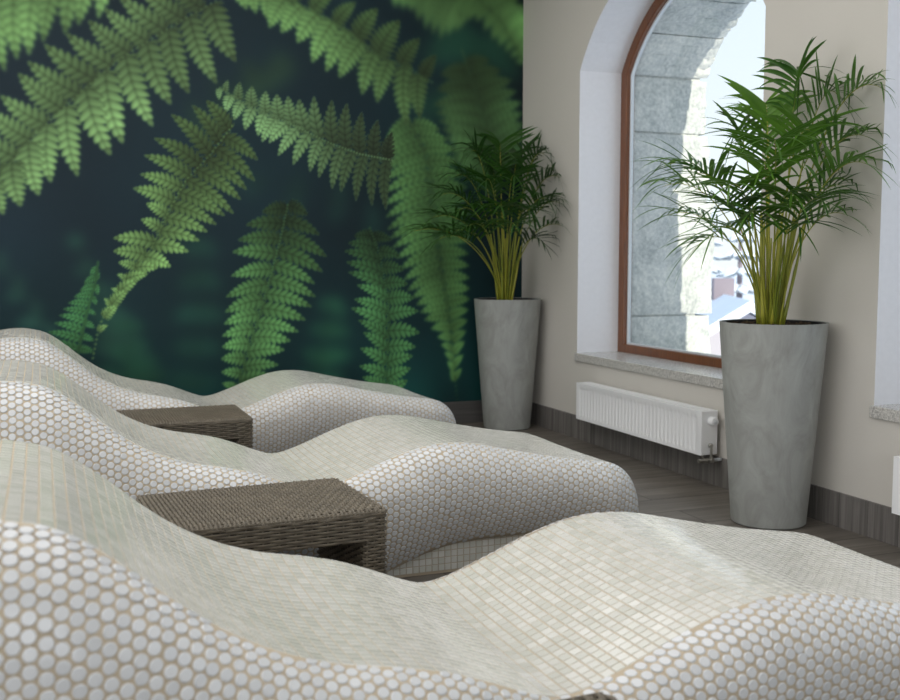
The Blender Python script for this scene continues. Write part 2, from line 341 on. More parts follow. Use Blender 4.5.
# ------------------------------------------------------------ mural
FERNS=[([(-0.202,1.009),(-0.062,0.806),(0.089,0.479)],[(-0.2,1.072),(-0.117,0.94),(-0.037,0.806),(0.024,0.687)],(0,0.8),[(-0.205,0.941),(-0.185,0.808),(-0.14,0.674),(-0.095,0.539)],(0,0.9),(44,86,74),0.03,2.2,0.2,(1,1),(1,1)),
([(0.175,1.154),(0.254,0.856),(0.286,0.527)],[(0.147,1.073),(0.154,0.965),(0.19,0.803)],(0,0.7),[(0.208,1.073),(0.271,0.938),(0.388,0.8),(0.489,0.632),(0.549,0.463)],(0,0.9),(38,78,68),0.03,2.2,0.2,(1,1),(1,1)),
([(0.837,1.131),(0.817,0.681),(0.791,0.226)],[(0.752,1.019),(0.71,0.851),(0.674,0.684),(0.659,0.515),(0.628,0.347)],(0,0.9),[(0.918,1.019),(0.954,0.849),(0.985,0.677),(0.965,0.506),(0.944,0.305)],(0,0.9),(32,76,64),0.04,2.0,0.2,(1,1),(1,1)),
([(1.585,0.783),(1.521,0.488),(1.47,0.192)],[(1.512,0.725),(1.45,0.608),(1.413,0.491),(1.387,0.362)],(0,0.9),[(1.676,0.674),(1.718,0.572),(1.723,0.451),(1.672,0.315)],(0,0.9),(42,98,72),0.035,2.0,0.2,(1,1),(1,1)),
([(0.447,0.661),(0.433,0.522),(0.383,0.246)],[(0.341,0.636),(0.328,0.553),(0.284,0.444)],(0,0.9),[(0.527,0.631),(0.551,0.547),(0.603,0.461),(0.645,0.392)],(0,0.9),(34,80,62),0.03,2.0,0.2,(1,1),(1,1)),
([(1.364,2.159),(1.077,2.029),(0.851,1.797)],[(1.2,1.953),(1.131,1.865),(1.073,1.807),(0.931,1.69)],(0,1),[(1.249,2.179),(1.079,2.14),(0.91,2.019),(0.798,1.903)],(0,1),(38,66,52),0.04,2.0,0.2,(1,1),(1,1)),
([(2.543,2.357),(2.478,1.691),(2.28,1.14)],[(2.153,2.211),(2.089,1.913),(2.025,1.674),(1.992,1.377)],(0,1),[(2.813,2.133),(2.781,1.764),(2.68,1.452),(2.546,1.141)],(0,1),(26,66,52),0.05,2.0,0.2,(1,1),(1,1)),
([(1.124,1.473),(1.532,1.426),(1.865,1.197)],[(1.239,1.476),(1.414,1.538),(1.653,1.487),(1.836,1.374)],(0,1),[(1.122,1.36),(1.352,1.278),(1.59,1.223),(1.772,1.077)],(0,1),(26,58,54),0.04,2.0,0.2,(1,1),(1,1)),
([(2.029,2.666),(2.411,2.584),(2.676,2.487)],[(1.997,2.502),(2.044,2.494),(2.091,2.487),(2.138,2.438),(2.186,2.389),(2.233,2.364),(2.281,2.338),(2.33,2.365),(2.379,2.392)],(0,0.7),[(2.155,2.736),(2.25,2.745),(2.346,2.754),(2.443,2.749),(2.542,2.743)],(0,0.8),(86,126,74),0.014,1.7,0.3,(1,1),(1,1)),
([(2.476,2.649),(2.676,2.487),(2.881,2.199)],[(2.411,2.478),(2.463,2.47),(2.516,2.462),(2.569,2.413),(2.623,2.363),(2.666,2.33),(2.71,2.297),(2.744,2.269),(2.778,2.241)],(0,0.9),[(2.675,2.726),(2.742,2.687),(2.81,2.648),(2.861,2.593),(2.913,2.536),(2.948,2.493),(2.983,2.45)],(0,0.9),(80,118,68),0.014,1.7,0.3,(1,1),(1,1)),
([(2.424,2.289),(2.53,1.996),(2.611,1.757),(2.667,1.452)],[(2.281,2.131),(2.262,2.041),(2.242,1.951),(2.258,1.904),(2.275,1.857),(2.294,1.81),(2.313,1.763),(2.336,1.71),(2.359,1.656)],(0.15,1),[(2.61,2.242),(2.684,2.186),(2.759,2.13),(2.793,2.065),(2.828,1.999),(2.839,1.938),(2.849,1.877),(2.85,1.807),(2.85,1.735)],(0.1,0.9),(80,120,72),0.011,1.6,0.4,(0.5,1),(1,1)),
([(2.089,1.854),(2.19,1.68),(2.229,1.381),(2.28,1.018),(2.346,0.648),(2.393,0.147)],[(1.937,1.73),(1.921,1.671),(1.905,1.611),(1.911,1.552),(1.917,1.494),(1.92,1.42),(1.923,1.346),(1.932,1.272),(1.941,1.197),(1.956,1.144),(1.972,1.09),(1.997,1.027),(2.022,0.964),(2.044,0.897),(2.066,0.83),(2.095,0.787),(2.124,0.744),(2.149,0.698),(2.175,0.652),(2.218,0.598),(2.26,0.545),(2.283,0.498),(2.306,0.451),(2.326,0.394),(2.346,0.337)],(0.0,0.93),[(2.281,1.804),(2.33,1.746),(2.379,1.687),(2.412,1.613),(2.445,1.538),(2.462,1.462),(2.478,1.386),(2.485,1.301),(2.492,1.215),(2.482,1.135),(2.472,1.055),(2.476,0.981),(2.479,0.906),(2.479,0.841),(2.48,0.776),(2.473,0.711),(2.466,0.645),(2.456,0.58),(2.446,0.515),(2.436,0.431),(2.426,0.347)],(0.02,0.92),(92,140,80),0.007,1.45,0.45,(0.8,1,1),(1,1)),
([(-0.339,2.496),(-0.152,2.474),(0.141,2.542),(0.604,2.745)],[(-0.229,1.9),(-0.144,1.997),(-0.084,2.062),(-0.025,2.087),(0.046,2.159),(0.156,2.208),(0.223,2.26),(0.325,2.305),(0.45,2.394)],(0.05,0.95),[(-0.145,2.665),(0.148,2.747)],(0.2,0.6),(106,146,88),0.008,1.35,0.5,(1,1),(1,1)),
([(1.004,2.625),(1.254,2.528),(1.49,2.454),(1.685,2.368),(1.884,2.228),(2.052,2.169),(2.23,2.086)],[(1.123,2.418),(1.173,2.4),(1.235,2.377),(1.246,2.328),(1.314,2.306),(1.406,2.257),(1.492,2.15),(1.575,2.104),(1.652,2.075),(1.791,1.985),(1.883,1.944),(2.07,1.818),(2.152,1.869)],(0.05,0.93),[(1.212,2.7),(1.342,2.658),(1.486,2.627),(1.633,2.573),(1.758,2.516),(1.892,2.493),(2.028,2.435),(2.154,2.34),(2.256,2.248)],(0.05,0.95),(104,146,86),0.007,1.5,0.45,(1,1,1,0.85,0.6),(1,0.7)),
([(1.114,2.554),(0.754,2.328),(0.448,2.114),(0.29,1.977),(0.119,1.81),(-0.035,1.651),(-0.162,1.491),(-0.311,1.331)],[(1.056,2.127),(0.948,1.999),(0.794,1.936),(0.695,1.871),(0.596,1.747),(0.436,1.648),(0.372,1.582),(0.199,1.464),(0.062,1.429),(0.0,1.359),(-0.09,1.299),(-0.175,1.256)],(0.12,0.93),[(0.679,2.567),(0.546,2.497),(0.441,2.435),(0.357,2.365),(0.274,2.295),(0.161,2.219),(0.05,2.154),(-0.036,2.06),(-0.082,1.996),(-0.173,1.877),(-0.233,1.797),(-0.322,1.691),(-0.351,1.536)],(0.15,0.9),(116,154,98),0.005,1.25,0.6,(0.6,0.85,1,1),(1,0.85)),
([(1.341,1.335),(1.292,1.134),(1.243,0.961),(1.169,0.731),(1.096,0.501),(1.023,0.243)],[(1.19,1.293),(1.097,1.218),(1.05,1.132),(1.015,1.064),(1.007,0.928),(0.976,0.809),(0.969,0.723),(0.962,0.655),(0.95,0.586),(0.948,0.523),(0.941,0.455),(0.94,0.38),(0.944,0.316)],(0.02,0.97),[(1.458,1.28),(1.529,1.164),(1.57,1.036),(1.544,0.948),(1.496,0.878),(1.501,0.801),(1.476,0.743),(1.439,0.667),(1.396,0.598),(1.348,0.546),(1.312,0.495),(1.275,0.408),(1.222,0.357)],(0.0,0.93),(96,150,88),0.0035,1.2,0.55,(0.4,0.8,1,1),(1,1)),
([(1.834,1.208),(1.896,1.048),(1.945,0.783),(1.937,0.529),(1.929,0.17)],[(1.735,1.16),(1.698,1.119),(1.673,1.071),(1.685,1.006),(1.697,0.947),(1.751,0.87),(1.732,0.786),(1.713,0.733),(1.756,0.661),(1.786,0.588),(1.767,0.492),(1.76,0.384),(1.778,0.317),(1.79,0.249)],(0.05,1),[(1.972,1.138),(2.022,1.042),(2.047,0.958),(2.073,0.873),(2.111,0.787),(2.143,0.707),(2.149,0.573),(2.123,0.487),(2.103,0.433),(2.09,0.359),(2.07,0.286)],(0.05,0.97),(76,130,78),0.003,1.2,0.55,(0.5,1,1),(1,1)),
([(0.289,1.008),(0.27,0.883),(0.23,0.748),(0.171,0.503)],[(0.246,0.938),(0.213,0.889),(0.192,0.852),(0.16,0.819),(0.129,0.787),(0.102,0.755),(0.081,0.723),(0.054,0.681),(0.023,0.633),(-0.004,0.58)],(0.06,0.93),[(0.286,0.91),(0.284,0.829),(0.277,0.774),(0.27,0.72),(0.263,0.649),(0.256,0.577),(0.254,0.517)],(0.1,0.93),(70,128,78),0.003,1.15,0.3,(1,1),(1,1)),
([(0.965,1.978),(1.075,1.913),(1.199,1.858),(1.359,1.798),(1.594,1.699),(1.776,1.642),(1.974,1.613)],[(0.958,1.912),(0.995,1.848),(1.039,1.805),(1.1,1.752),(1.174,1.722),(1.196,1.689),(1.236,1.685),(1.287,1.613),(1.374,1.565),(1.473,1.528),(1.526,1.495),(1.604,1.433),(1.658,1.417),(1.749,1.366),(1.848,1.339),(1.935,1.316)],(0.0,0.97),[(1.01,2.025),(1.077,2.018),(1.144,2.0),(1.223,1.976),(1.286,1.963),(1.35,1.955),(1.414,1.942),(1.502,1.964),(1.609,1.947),(1.699,1.934),(1.79,1.887),(1.888,1.845),(1.975,1.779)],(0.03,0.97),(128,172,114),0.0028,1.25,0.45,(1,1,0.9,0.6,0.4),(1,0.72)),
([(1.028,1.771),(0.902,1.606),(0.767,1.463),(0.666,1.285),(0.564,1.069),(0.449,0.937),(0.372,0.811),(0.284,0.659),(0.248,0.484)],[(0.886,1.908),(0.809,1.877),(0.694,1.822),(0.6,1.687),(0.545,1.593),(0.521,1.489),(0.482,1.412),(0.549,1.332),(0.52,1.244),(0.37,1.139),(0.368,1.068),(0.393,1.008),(0.386,0.943),(0.353,0.866),(0.315,0.812)],(0.02,0.8),[(1.171,1.587),(1.152,1.468),(1.106,1.416),(1.071,1.359),(1.03,1.279),(0.979,1.267),(0.933,1.216),(0.882,1.176),(0.837,1.125),(0.775,1.064),(0.675,0.98),(0.605,0.975),(0.55,0.942),(0.496,0.909),(0.442,0.854),(0.387,0.772),(0.331,0.663)],(0.05,0.9),(120,162,96),0.0028,1.25,0.6,(0.5,0.8,1,1),(1,1))]
def shifted(F,dx,flip=False):
    g=lambda P:[((-x if flip else x)+dx,z) for x,z in P]
    return (g(F[0]),g(F[1]),F[2],g(F[3]),F[4])+tuple(F[5:])
_n=len(FERNS)   # the print carries on to the left of the picture
FERNS=FERNS+[shifted(FERNS[_n-5],-2.35),shifted(FERNS[_n-4],-3.1),shifted(FERNS[_n-7],-.9,True),shifted(FERNS[_n-1],-.5,True),shifted(FERNS[_n-3],-1.1)]
def srgb2lin_arr(c):
    c=np.asarray(c)/255.; return np.where(c<=.04045,c/12.92,((c+.055)/1.055)**2.4)
def mural():
    X0,X1,Z0,Z1=-1.9,XW,.137,ZC; res=.0062
    W=int((X1-X0)/res); H=int((Z1-Z0)/res); xs=np.linspace(X0,X1,W); zs=np.linspace(Z0,Z1,H)
    gx,gz=np.meshgrid(xs,zs)
    # printed background: navy at the left, deep green towards the lower right
    navy=np.array([25,42,52.]); teal=np.array([12,52,52.]); deep=np.array([8,32,38.])
    fx=np.clip((gx+.3)/3.1,0,1)[...,None]; fz=np.clip((gz-.137)/2.3,0,1)[...,None]
    bg=navy*(1-fx)+deep*fx; bg=bg+(teal-bg)*(np.clip(1-fz*2.2,0,1)*.8)
    rs=np.random.default_rng(5); 
    def blur(a,s):
        s=s/res
        if s<.4: return a
        k=int(3*s)+1; t=np.arange(-k,k+1); g=np.exp(-t*t/(2*s*s)); g/=g.sum()
        def c1(v,ax):
            pad=[(0,0)]*v.ndim; pad[ax]=(k,k); vp=np.pad(v,pad,mode='edge'); out=np.zeros_like(v)
            for i,w in enumerate(g):
                sl=[slice(None)]*v.ndim; sl[ax]=slice(i,i+v.shape[ax]); out+=w*vp[tuple(sl)]
            return out
        return c1(c1(a,0),1)
    cloud=blur(rs.normal(size=(H,W)),.18); cloud/=cloud.std()
    bg=bg*(1+.10*cloud[...,None])+np.clip(cloud,0,3)[...,None]*np.array([3,8,5.])*fx
    bg=bg*.86
    img=bg.copy()
    def poly_at(P,t):
        P=np.array(P); d=np.r_[0,np.cumsum(np.hypot(*np.diff(P,axis=0).T))]; t=t*d[-1]
        return np.array([np.interp(t,d,P[:,0]),np.interp(t,d,P[:,1])])
    for (rach,A,pa,B,pb,rgb,bl,wf,dark,fade,sidef) in FERNS:
        cov=np.zeros((H,W)); shade=np.ones((H,W))
        items=[]
        Lr=sum(math.dist(p,q) for p,q in zip(rach[:-1],rach[1:]))
        for tips,(p0,p1),sd,sfac in ((A,pa,1,sidef[0]),(B,pb,-1,sidef[1])):
            n=len(tips)
            for i,t in enumerate(tips):
                u=p0+(p1-p0)*i/max(1,n-1); base=poly_at(rach,u); spacing=Lr*abs(p1-p0)/max(1,n-1)
                items.append((base,np.array(t),spacing,sd,sfac*float(np.interp(u,np.linspace(0,1,len(fade)),fade))))
        for base,tip,sp,sd,bri in items:
            d=tip-base; L=np.hypot(*d)
            if L<.01: continue
            d=d/L; nrm=np.array([-d[1],d[0]]); hw=min(sp*.5*wf,.36*L)*(.92+.16*rs.random()); m=hw+.02
            bx0,bx1=min(base[0],tip[0])-m,max(base[0],tip[0])+m; bz0,bz1=min(base[1],tip[1])-m,max(base[1],tip[1])+m
            i0,i1=max(0,int((bx0-X0)/res)),min(W,int((bx1-X0)/res)+2); j0,j1=max(0,int((bz0-Z0)/res)),min(H,int((bz1-Z0)/res)+2)
            if i1<=i0 or j1<=j0: continue
            x=gx[j0:j1,i0:i1]-base[0]; z=gz[j0:j1,i0:i1]-base[1]
            s=(x*d[0]+z*d[1])/L; t=(x*nrm[0]+z*nrm[1])
            t=t+ .05*L*np.sin(np.pi*np.clip(s,0,1))*sd   # gentle curve
            sc_=np.clip(s,0,1); env=np.clip(1.25*sc_**.16*(1-sc_**1.5)**.8,0,1)
            nl=int(4+L/.085+1.5*rs.random()); ph=(s*nl-np.abs(t)/max(hw,1e-4)*.9)%1.0
            tooth=np.where(ph<.72,np.sin(ph/.72*np.pi/2)**.8,np.cos((ph-.72)/.28*np.pi/2)**.8)
            ww=hw*env*(.56+.48*tooth)
            inside=np.clip((ww-np.abs(t))/res+.5,0,1)*((s>0)&(s<1))
            sh=bri*((1-dark*.85)+dark*.85*np.clip(.1+s*1.25,0,1)**.8)
            sh=sh*(.74+.34*tooth)*(1-.25*np.exp(-(t/(.07*hw+.0015))**2))*(.94+.12*rs.random())
            sub=inside>0.02
            cur=cov[j0:j1,i0:i1]; cs=shade[j0:j1,i0:i1]
            # later pinna overlaps with a thin dark edge
            edge=np.clip((ww-np.abs(t))/(.22*hw+.002),0,1)
            sh=sh*(.72+.28*edge)
            cs[sub]=(cs*(1-inside)+sh*inside)[sub]; cur[:]=np.maximum(cur,inside)
        # stalk
        RP=np.array([poly_at(rach,u) for u in np.linspace(0,1,60)])
        dist=np.full((H,W),9.)
        for p in RP: dist=np.minimum(dist,np.hypot(gx-p[0],gz-p[1]))
        st=np.clip((.006-dist)/res+.5,0,1); shade=np.where(st>0,shade*(1-st)+.62*st,shade); cov=np.maximum(cov,st)
        cb=blur(cov,bl); sb=blur(shade*cov,bl)/np.maximum(cb,1e-3); tone=blur(rs.normal(size=(H,W)),.10); tone/=tone.std()
        col=np.array(rgb,float)[None,None]*np.clip(sb,.2,1.3)[...,None]*(1+.09*tone[...,None])
        img=img*(1-cb[...,None])+col*cb[...,None]
    L=srgb2lin_arr(np.clip(img,0,255))*MURAL_GAIN
    rgba=np.ones((H,W,4),np.float32); rgba[...,:3]=np.clip(L,0,1)
    V=np.stack([gx,np.full_like(gx,YF-.004),gz],-1).reshape(-1,3)
    idx=np.arange(H*W).reshape(H,W); Fq=np.stack([idx[:-1,:-1],idx[:-1,1:],idx[1:,1:],idx[1:,:-1]],-1).reshape(-1,4)
    nb=len(V); back=np.array([(X0,YF-.0005,Z0),(X1,YF-.0005,Z0),(X1,YF-.0005,Z1),(X0,YF-.0005,Z1)])
    c=[idx[0,0],idx[0,-1],idx[-1,-1],idx[-1,0]]
    extra=np.array([[nb,nb+3,nb+2,nb+1],[c[0],nb,nb+1,c[1]],[c[1],nb+1,nb+2,c[2]],[c[2],nb+2,nb+3,c[3]],[c[3],nb+3,nb,c[0]]])
    m,nt,b=newmat('printed_fern_wallpaper'); at=N(nt,'ShaderNodeAttribute',attribute_name='print')
    nt.links.new(at.outputs['Color'],b.inputs['Base Color']); b.inputs['Roughness'].default_value=.65; b.inputs['Specular IOR Level'].default_value=.25
    o=npmesh('wall_mural',np.vstack([V,back]),[Fq,extra],m,smooth=False)
    ca=o.data.color_attributes.new('print','FLOAT_COLOR','POINT'); ca.data.foreach_set('color',np.vstack([rgba.reshape(-1,4),np.ones((4,4),np.float32)*.1]).ravel().astype(np.float32))
    tag(o,'large dark wallpaper mural of green fern fronds covering the far wall','mural')
MURAL_GAIN=1.55
mural()

# ------------------------------------------------------------ tiled loungers
PROF=[(-.62,0),(-.605,.15),(-.56,.33),(-.46,.51),(-.34,.625),(-.22,.678),(-.12,.692),(-.05,.685),(.02,.662),(.1,.604),(.16,.552),(.23,.500),(.31,.457),(.4,.426),(.49,.408),(.57,.388),(.64,.362),(.7,.337),(.755,.320),(.81,.326),(.88,.349),(.98,.388),(1.07,.418),(1.15,.434),(1.22,.436),(1.3,.427),(1.45,.393),(1.6,.362),(1.7,.346),(1.78,.333),(1.83,.317),(1.872,.288),(1.905,.245),(1.924,.19),(1.931,.12),(1.933,.05),(1.934,.0)]
LW=.645
def catmull(P,k=10):
    P=np.array(P); Q=np.vstack([2*P[0]-P[1],P,2*P[-1]-P[-2]]); out=[]
    for i in range(1,len(Q)-2):
        for t in np.arange(k)/k:
            a,b,c,d=Q[i-1],Q[i],Q[i+1],Q[i+2]
            out.append(.5*((2*b)+(c-a)*t+(2*a-5*b+4*c-d)*t*t+(3*b-a-3*c+d)*t**3))
    out.append(P[-1]); return np.array(out)
PP=catmull(PROF); PP[:,0]=np.maximum.accumulate(PP[:,0]); PS=np.r_[0,np.cumsum(np.hypot(*np.diff(PP,axis=0).T))]
def prof_s(s): return np.interp(s,PS,PP[:,0]),np.interp(s,PS,PP[:,1])
def ztop(u): return np.interp(u,PP[:,0],PP[:,1])
def inset(u):
    return .07*np.clip((u-1.72)/.21,0,1)**2.6+.10*np.clip((-.35-u)/.27,0,1)**2
def zbot(u): return .105*np.exp(-np.abs((u-1.45)/.42)**4)
def side(u,w,sgn):
    """point on the side surface; w = arc length measured from the lower edge; sgn -1 near side, +1 far side"""
    u=np.atleast_1d(u).astype(float); w=np.atleast_1d(w).astype(float)
    zt=ztop(u); zb=np.minimum(zbot(u),zt*.5); yb=inset(u); out=.125*np.clip(zt/.435,0,2)**.75
    T=np.linspace(0,1,33)[None]
    h=(zt-zb)[:,None]
    a,b_,c,d=(1-T)**3,3*(1-T)**2*T,3*(1-T)*T*T,T**3
    o=out[:,None]
    Y=b_*(-o)+c*(-o*.95)+d*(.02)
    Z=zb[:,None]+a*h+b_*h*.97+c*h*.45
    Y=Y[:,::-1];Z=Z[:,::-1]
    seg=np.hypot(np.diff(Y,axis=1),np.diff(Z,axis=1)); S=np.concatenate([np.zeros((len(u),1)),np.cumsum(seg,axis=1)],1)+zb[:,None]
    ww=np.clip(w,S[:,0],S[:,-1])
    k=np.clip((S<=ww[:,None]).sum(1)-1,0,31); r=np.arange(len(u)); f=(ww-S[r,k])/np.maximum(S[r,k+1]-S[r,k],1e-9)
    y=Y[r,k]*(1-f)+Y[r,k+1]*f; z=Z[r,k]*(1-f)+Z[r,k+1]*f
    y=y+yb
    if sgn>0: y=LW-y
    return np.stack([u,y,z],-1),S[:,0],S[:,-1]
def topsurf(s,y):
    u,z=prof_s(s); v=np.clip(y/LW,0,1)
    hd=np.exp(-((u-.25)/.28)**2)*.012+.004
    return np.stack([u,y,z-hd*np.sin(np.pi*v)**1],-1)
def lounger():
    root=empty('tiled_lounger',(0,0,0))
    # body shell (grout)
    n=170; ss=np.concatenate([np.linspace(0,PS[-1],n)]); u,z=prof_s(ss); u=np.clip(u,-.62,1.9339)
    ns=16; rows=[]
    for j in range(ns+1):
        _,s0,s1=side(u,np.zeros(n),-1); p,_,_=side(u,s0+(s1-s0)*j/ns,-1); rows.append(p)
    for j in range(1,12):
        y=inset(u)+(LW-2*inset(u))*j/12; p=topsurf(ss,y); rows.append(p)
    for j in range(ns,-1,-1):
        _,s0,s1=side(u,np.zeros(n),1); p,_,_=side(u,s0+(s1-s0)*j/ns,1); rows.append(p)
    # the side evaluates z by u; make border rows agree with the profile
    G=np.stack(rows,1)    # n, m, 3
    m=G.shape[1]; idx=np.arange(n*m).reshape(n,m)
    Fq=np.stack([idx[:-1,:-1],idx[1:,:-1],idx[1:,1:],idx[:-1,1:]],-1).reshape(-1,4)
    bot=np.stack([idx[:-1,0],idx[:-1,-1],idx[1:,-1],idx[1:,0]],-1)
    body=npmesh('body',G.reshape(-1,3),[Fq,bot],M['grout'],root,smooth=True,angle=50)
    # round tiles on both sides and on the foot end
    p=.0220; r=.0098; cu=p*.866; rg=np.random.default_rng(11)
    Vs=[];Fs=[];Rd=[];cnt=0
    K=12; ang=np.arange(K)*2*math.pi/K
    def emit(fn,U,Wc):
        nonlocal cnt
        nn=len(U)
        if nn==0: return
        e=.0012; P0=fn(U,Wc); du=fn(U+e,Wc)-fn(U-e,Wc); dw=fn(U,Wc+e)-fn(U,Wc-e)
        nrm=np.cross(du,dw); nrm/=np.maximum(np.linalg.norm(nrm,axis=1,keepdims=True),1e-9)
        du/=np.maximum(np.linalg.norm(du,axis=1,keepdims=True),1e-9)
        tv=np.cross(nrm,du); tilt=rg.normal(0,.007,(nn,2))
        nn2=nrm+du*tilt[:,:1]+tv*tilt[:,1:]; nn2/=np.linalg.norm(nn2,axis=1,keepdims=True)
        blk=np.zeros((nn,2*K+1,3))
        # slight dome whose inner ring is lifted
        for k,a in enumerate(ang):
            off=du*math.cos(a)+tv*math.sin(a)
            off=off-nn2*np.sum(off*nn2,axis=1,keepdims=True)
            rim=fn(U+r*math.cos(a),Wc+r*math.sin(a))
            blk[:,k]=rim-nrm*.0006
            rin=fn(U+r*.84*math.cos(a),Wc+r*.84*math.sin(a))
            blk[:,K+k]=.3*(P0+off*r*.84)+.7*rin+nn2*.0013
        blk[:,2*K]=P0+nn2*.0015
        base=cnt+np.arange(nn)[:,None]*(2*K+1)
        q=np.array([[k,(k+1)%K,K+(k+1)%K,K+k] for k in range(K)]); t=np.array([[K+k,K+(k+1)%K,2*K] for k in range(K)])
        tone=rg.random(nn)
        Vs.append(blk.reshape(-1,3)); QF.append((base[:,None,:]+q[None]).reshape(-1,4)); TF.append((base[:,None,:]+t[None]).reshape(-1,3))
        QR.append(np.repeat(tone,K)); TR.append(np.repeat(tone,K)); cnt+=nn*(2*K+1)
    QF=[];TF=[];QR=[];TR=[]
    for sgn in (-1,1):
        for i,uc in enumerate(np.arange(-.60,1.928,cu)):
            off=p/2 if i%2 else 0
            ws=np.arange(-p*2+off,1.2,p)
            U=np.full(len(ws),uc); _,s0,s1=side(U,ws,sgn); k=(ws>s0+.008)&(ws<s1-.0005)
            # small breaks in the lattice by the knee, bare grout where sheets meet
            j=rg.normal(0,.0005,(len(ws),2))
            seam=np.abs(uc-(1.17+.10*(.3-ws)))<.018
            keep=k&~(seam&(rg.random(len(ws))<.015)); j[seam]*=3
            if sgn<0: emit(lambda a,b:side(a,b,-1)[0],U[keep]+j[keep,0],ws[keep]+j[keep,1])
            else: emit(lambda a,b:side(a,b,1)[0][:, :]*1.0,(U+j[:,0])[keep][::1],(ws+j[:,1])[keep])
    s_end=float(np.interp(1.815,PP[:,0],PS)); s0h=float(np.interp(-.61,PP[:,0],PS))
    for i,sc in enumerate(np.arange(s_end+.012,PS[-1]-.012,p*.866)):
        uu=prof_s(sc)[0]; ya=inset(uu)+.011; yz=LW-ya
        ys=np.arange(ya+(p/2 if i%2 else 0),yz,p); emit(lambda a,b:topsurf(a,b),np.full(len(ys),sc),ys)
    # orient outward: flip handled per mesh by recalculating
    o=npmesh('round_mosaic',np.vstack(Vs),[np.vstack(QF),np.vstack(TF)],M['round'],root,smooth=True,rand=[np.concatenate(QR),np.concatenate(TR)],angle=25)
    o['label']='round white mosaic tiles wrapping the curved sides'
    # square tiles on top
    sp=.0222; gp=.0017; Vs=[];QF=[];QR=[];cnt=0
    S,Y=np.meshgrid(np.arange(s0h,s_end,sp),np.arange(.0008,LW-sp,sp)); S=S.ravel();Y=Y.ravel()
    uu=prof_s(S+sp/2)[0]; k=(Y>inset(uu)-.004)&(Y+sp<LW-inset(uu)+.006); S=S[k];Y=Y[k]; nn=len(S)
    cen=topsurf(S+sp/2,Y+sp/2); e=.002
    du=topsurf(S+sp/2+e,Y+sp/2)-topsurf(S+sp/2-e,Y+sp/2); dv=topsurf(S+sp/2,Y+sp/2+e)-topsurf(S+sp/2,Y+sp/2-e)
    nrm=np.cross(du,dv); nrm/=np.linalg.norm(nrm,axis=1,keepdims=True)
    tl=rg.normal(0,.010,(nn,2))
    blk=np.zeros((nn,8,3)); b0=gp/2; b1=gp/2+.0013
    for k,(a,c) in enumerate(((0,0),(1,0),(1,1),(0,1))):
        s_=S+(b0 if a==0 else sp-b0); y_=Y+(b0 if c==0 else sp-b0); blk[:,k]=topsurf(s_,y_)-nrm*.0006
        s_=S+(b1 if a==0 else sp-b1); y_=Y+(b1 if c==0 else sp-b1); blk[:,4+k]=topsurf(s_,y_)+nrm*(.0015+((a-.5)*tl[:,:1]+(c-.5)*tl[:,1:])*.02)
    q=np.array([[4,5,6,7],[0,1,5,4],[1,2,6,5],[2,3,7,6],[3,0,4,7]]); base=np.arange(nn)[:,None]*8
    tone=rg.random(nn)
    o=npmesh('square_mosaic',blk.reshape(-1,3),[(base[:,None,:]+q[None]).reshape(-1,4)],M['square'],root,smooth=False,rand=[np.repeat(tone,5)])
    o['label']='cream square mosaic tiles on the lying surface'
    # plinth with square tiles under the knee
    pl=MB(); pl.box((.75,.035,0),(1.87,LW-.035,.16)); pl.build('plinth',M['grout'],root)
    v=MB(); rr=random.Random(2)
    for side_y,sg in ((.035,-1),(LW-.035,1)):
        v=MB(); tones=[]
        for i in range(47):
            for j in range(6):
                x0=.76+i*sp; z0=.008+j*sp; y0=side_y; y1=side_y+sg*.0018
                a=[(x0+.001,y0,z0+.001),(x0+sp-.001,y0,z0+.001),(x0+sp-.001,y0,z0+sp-.001),(x0+.001,y0,z0+sp-.001)]
                b=[(x0+.002,y1,z0+.002),(x0+sp-.002,y1,z0+.002),(x0+sp-.002,y1,z0+sp-.002),(x0+.002,y1,z0+sp-.002)]
                v.add(a+b,[(4,5,6,7),(0,1,5,4),(1,2,6,5),(2,3,7,6),(3,0,4,7)]); tones+=[rr.random()]*5
        o=v.build('plinth_mosaic',M['square'],root); at=o.data.attributes.new('tile_tone','FLOAT','FACE'); at.data.foreach_set('value',tones)
    return root
L0=lounger(); 
LS=[(1.473,'tiled lounger nearest the camera, its foot running out of the frame'),(3.117,'middle of the three tiled loungers, rounded foot end near the large planter'),(4.834,'farthest tiled lounger, directly in front of the fern mural')]
for i,(y,lb) in enumerate(LS):
    o=L0 if i==0 else copy_tree(L0)
    o.location=(0,y,0); tag(o,lb,'lounger','mosaic loungers in a row')

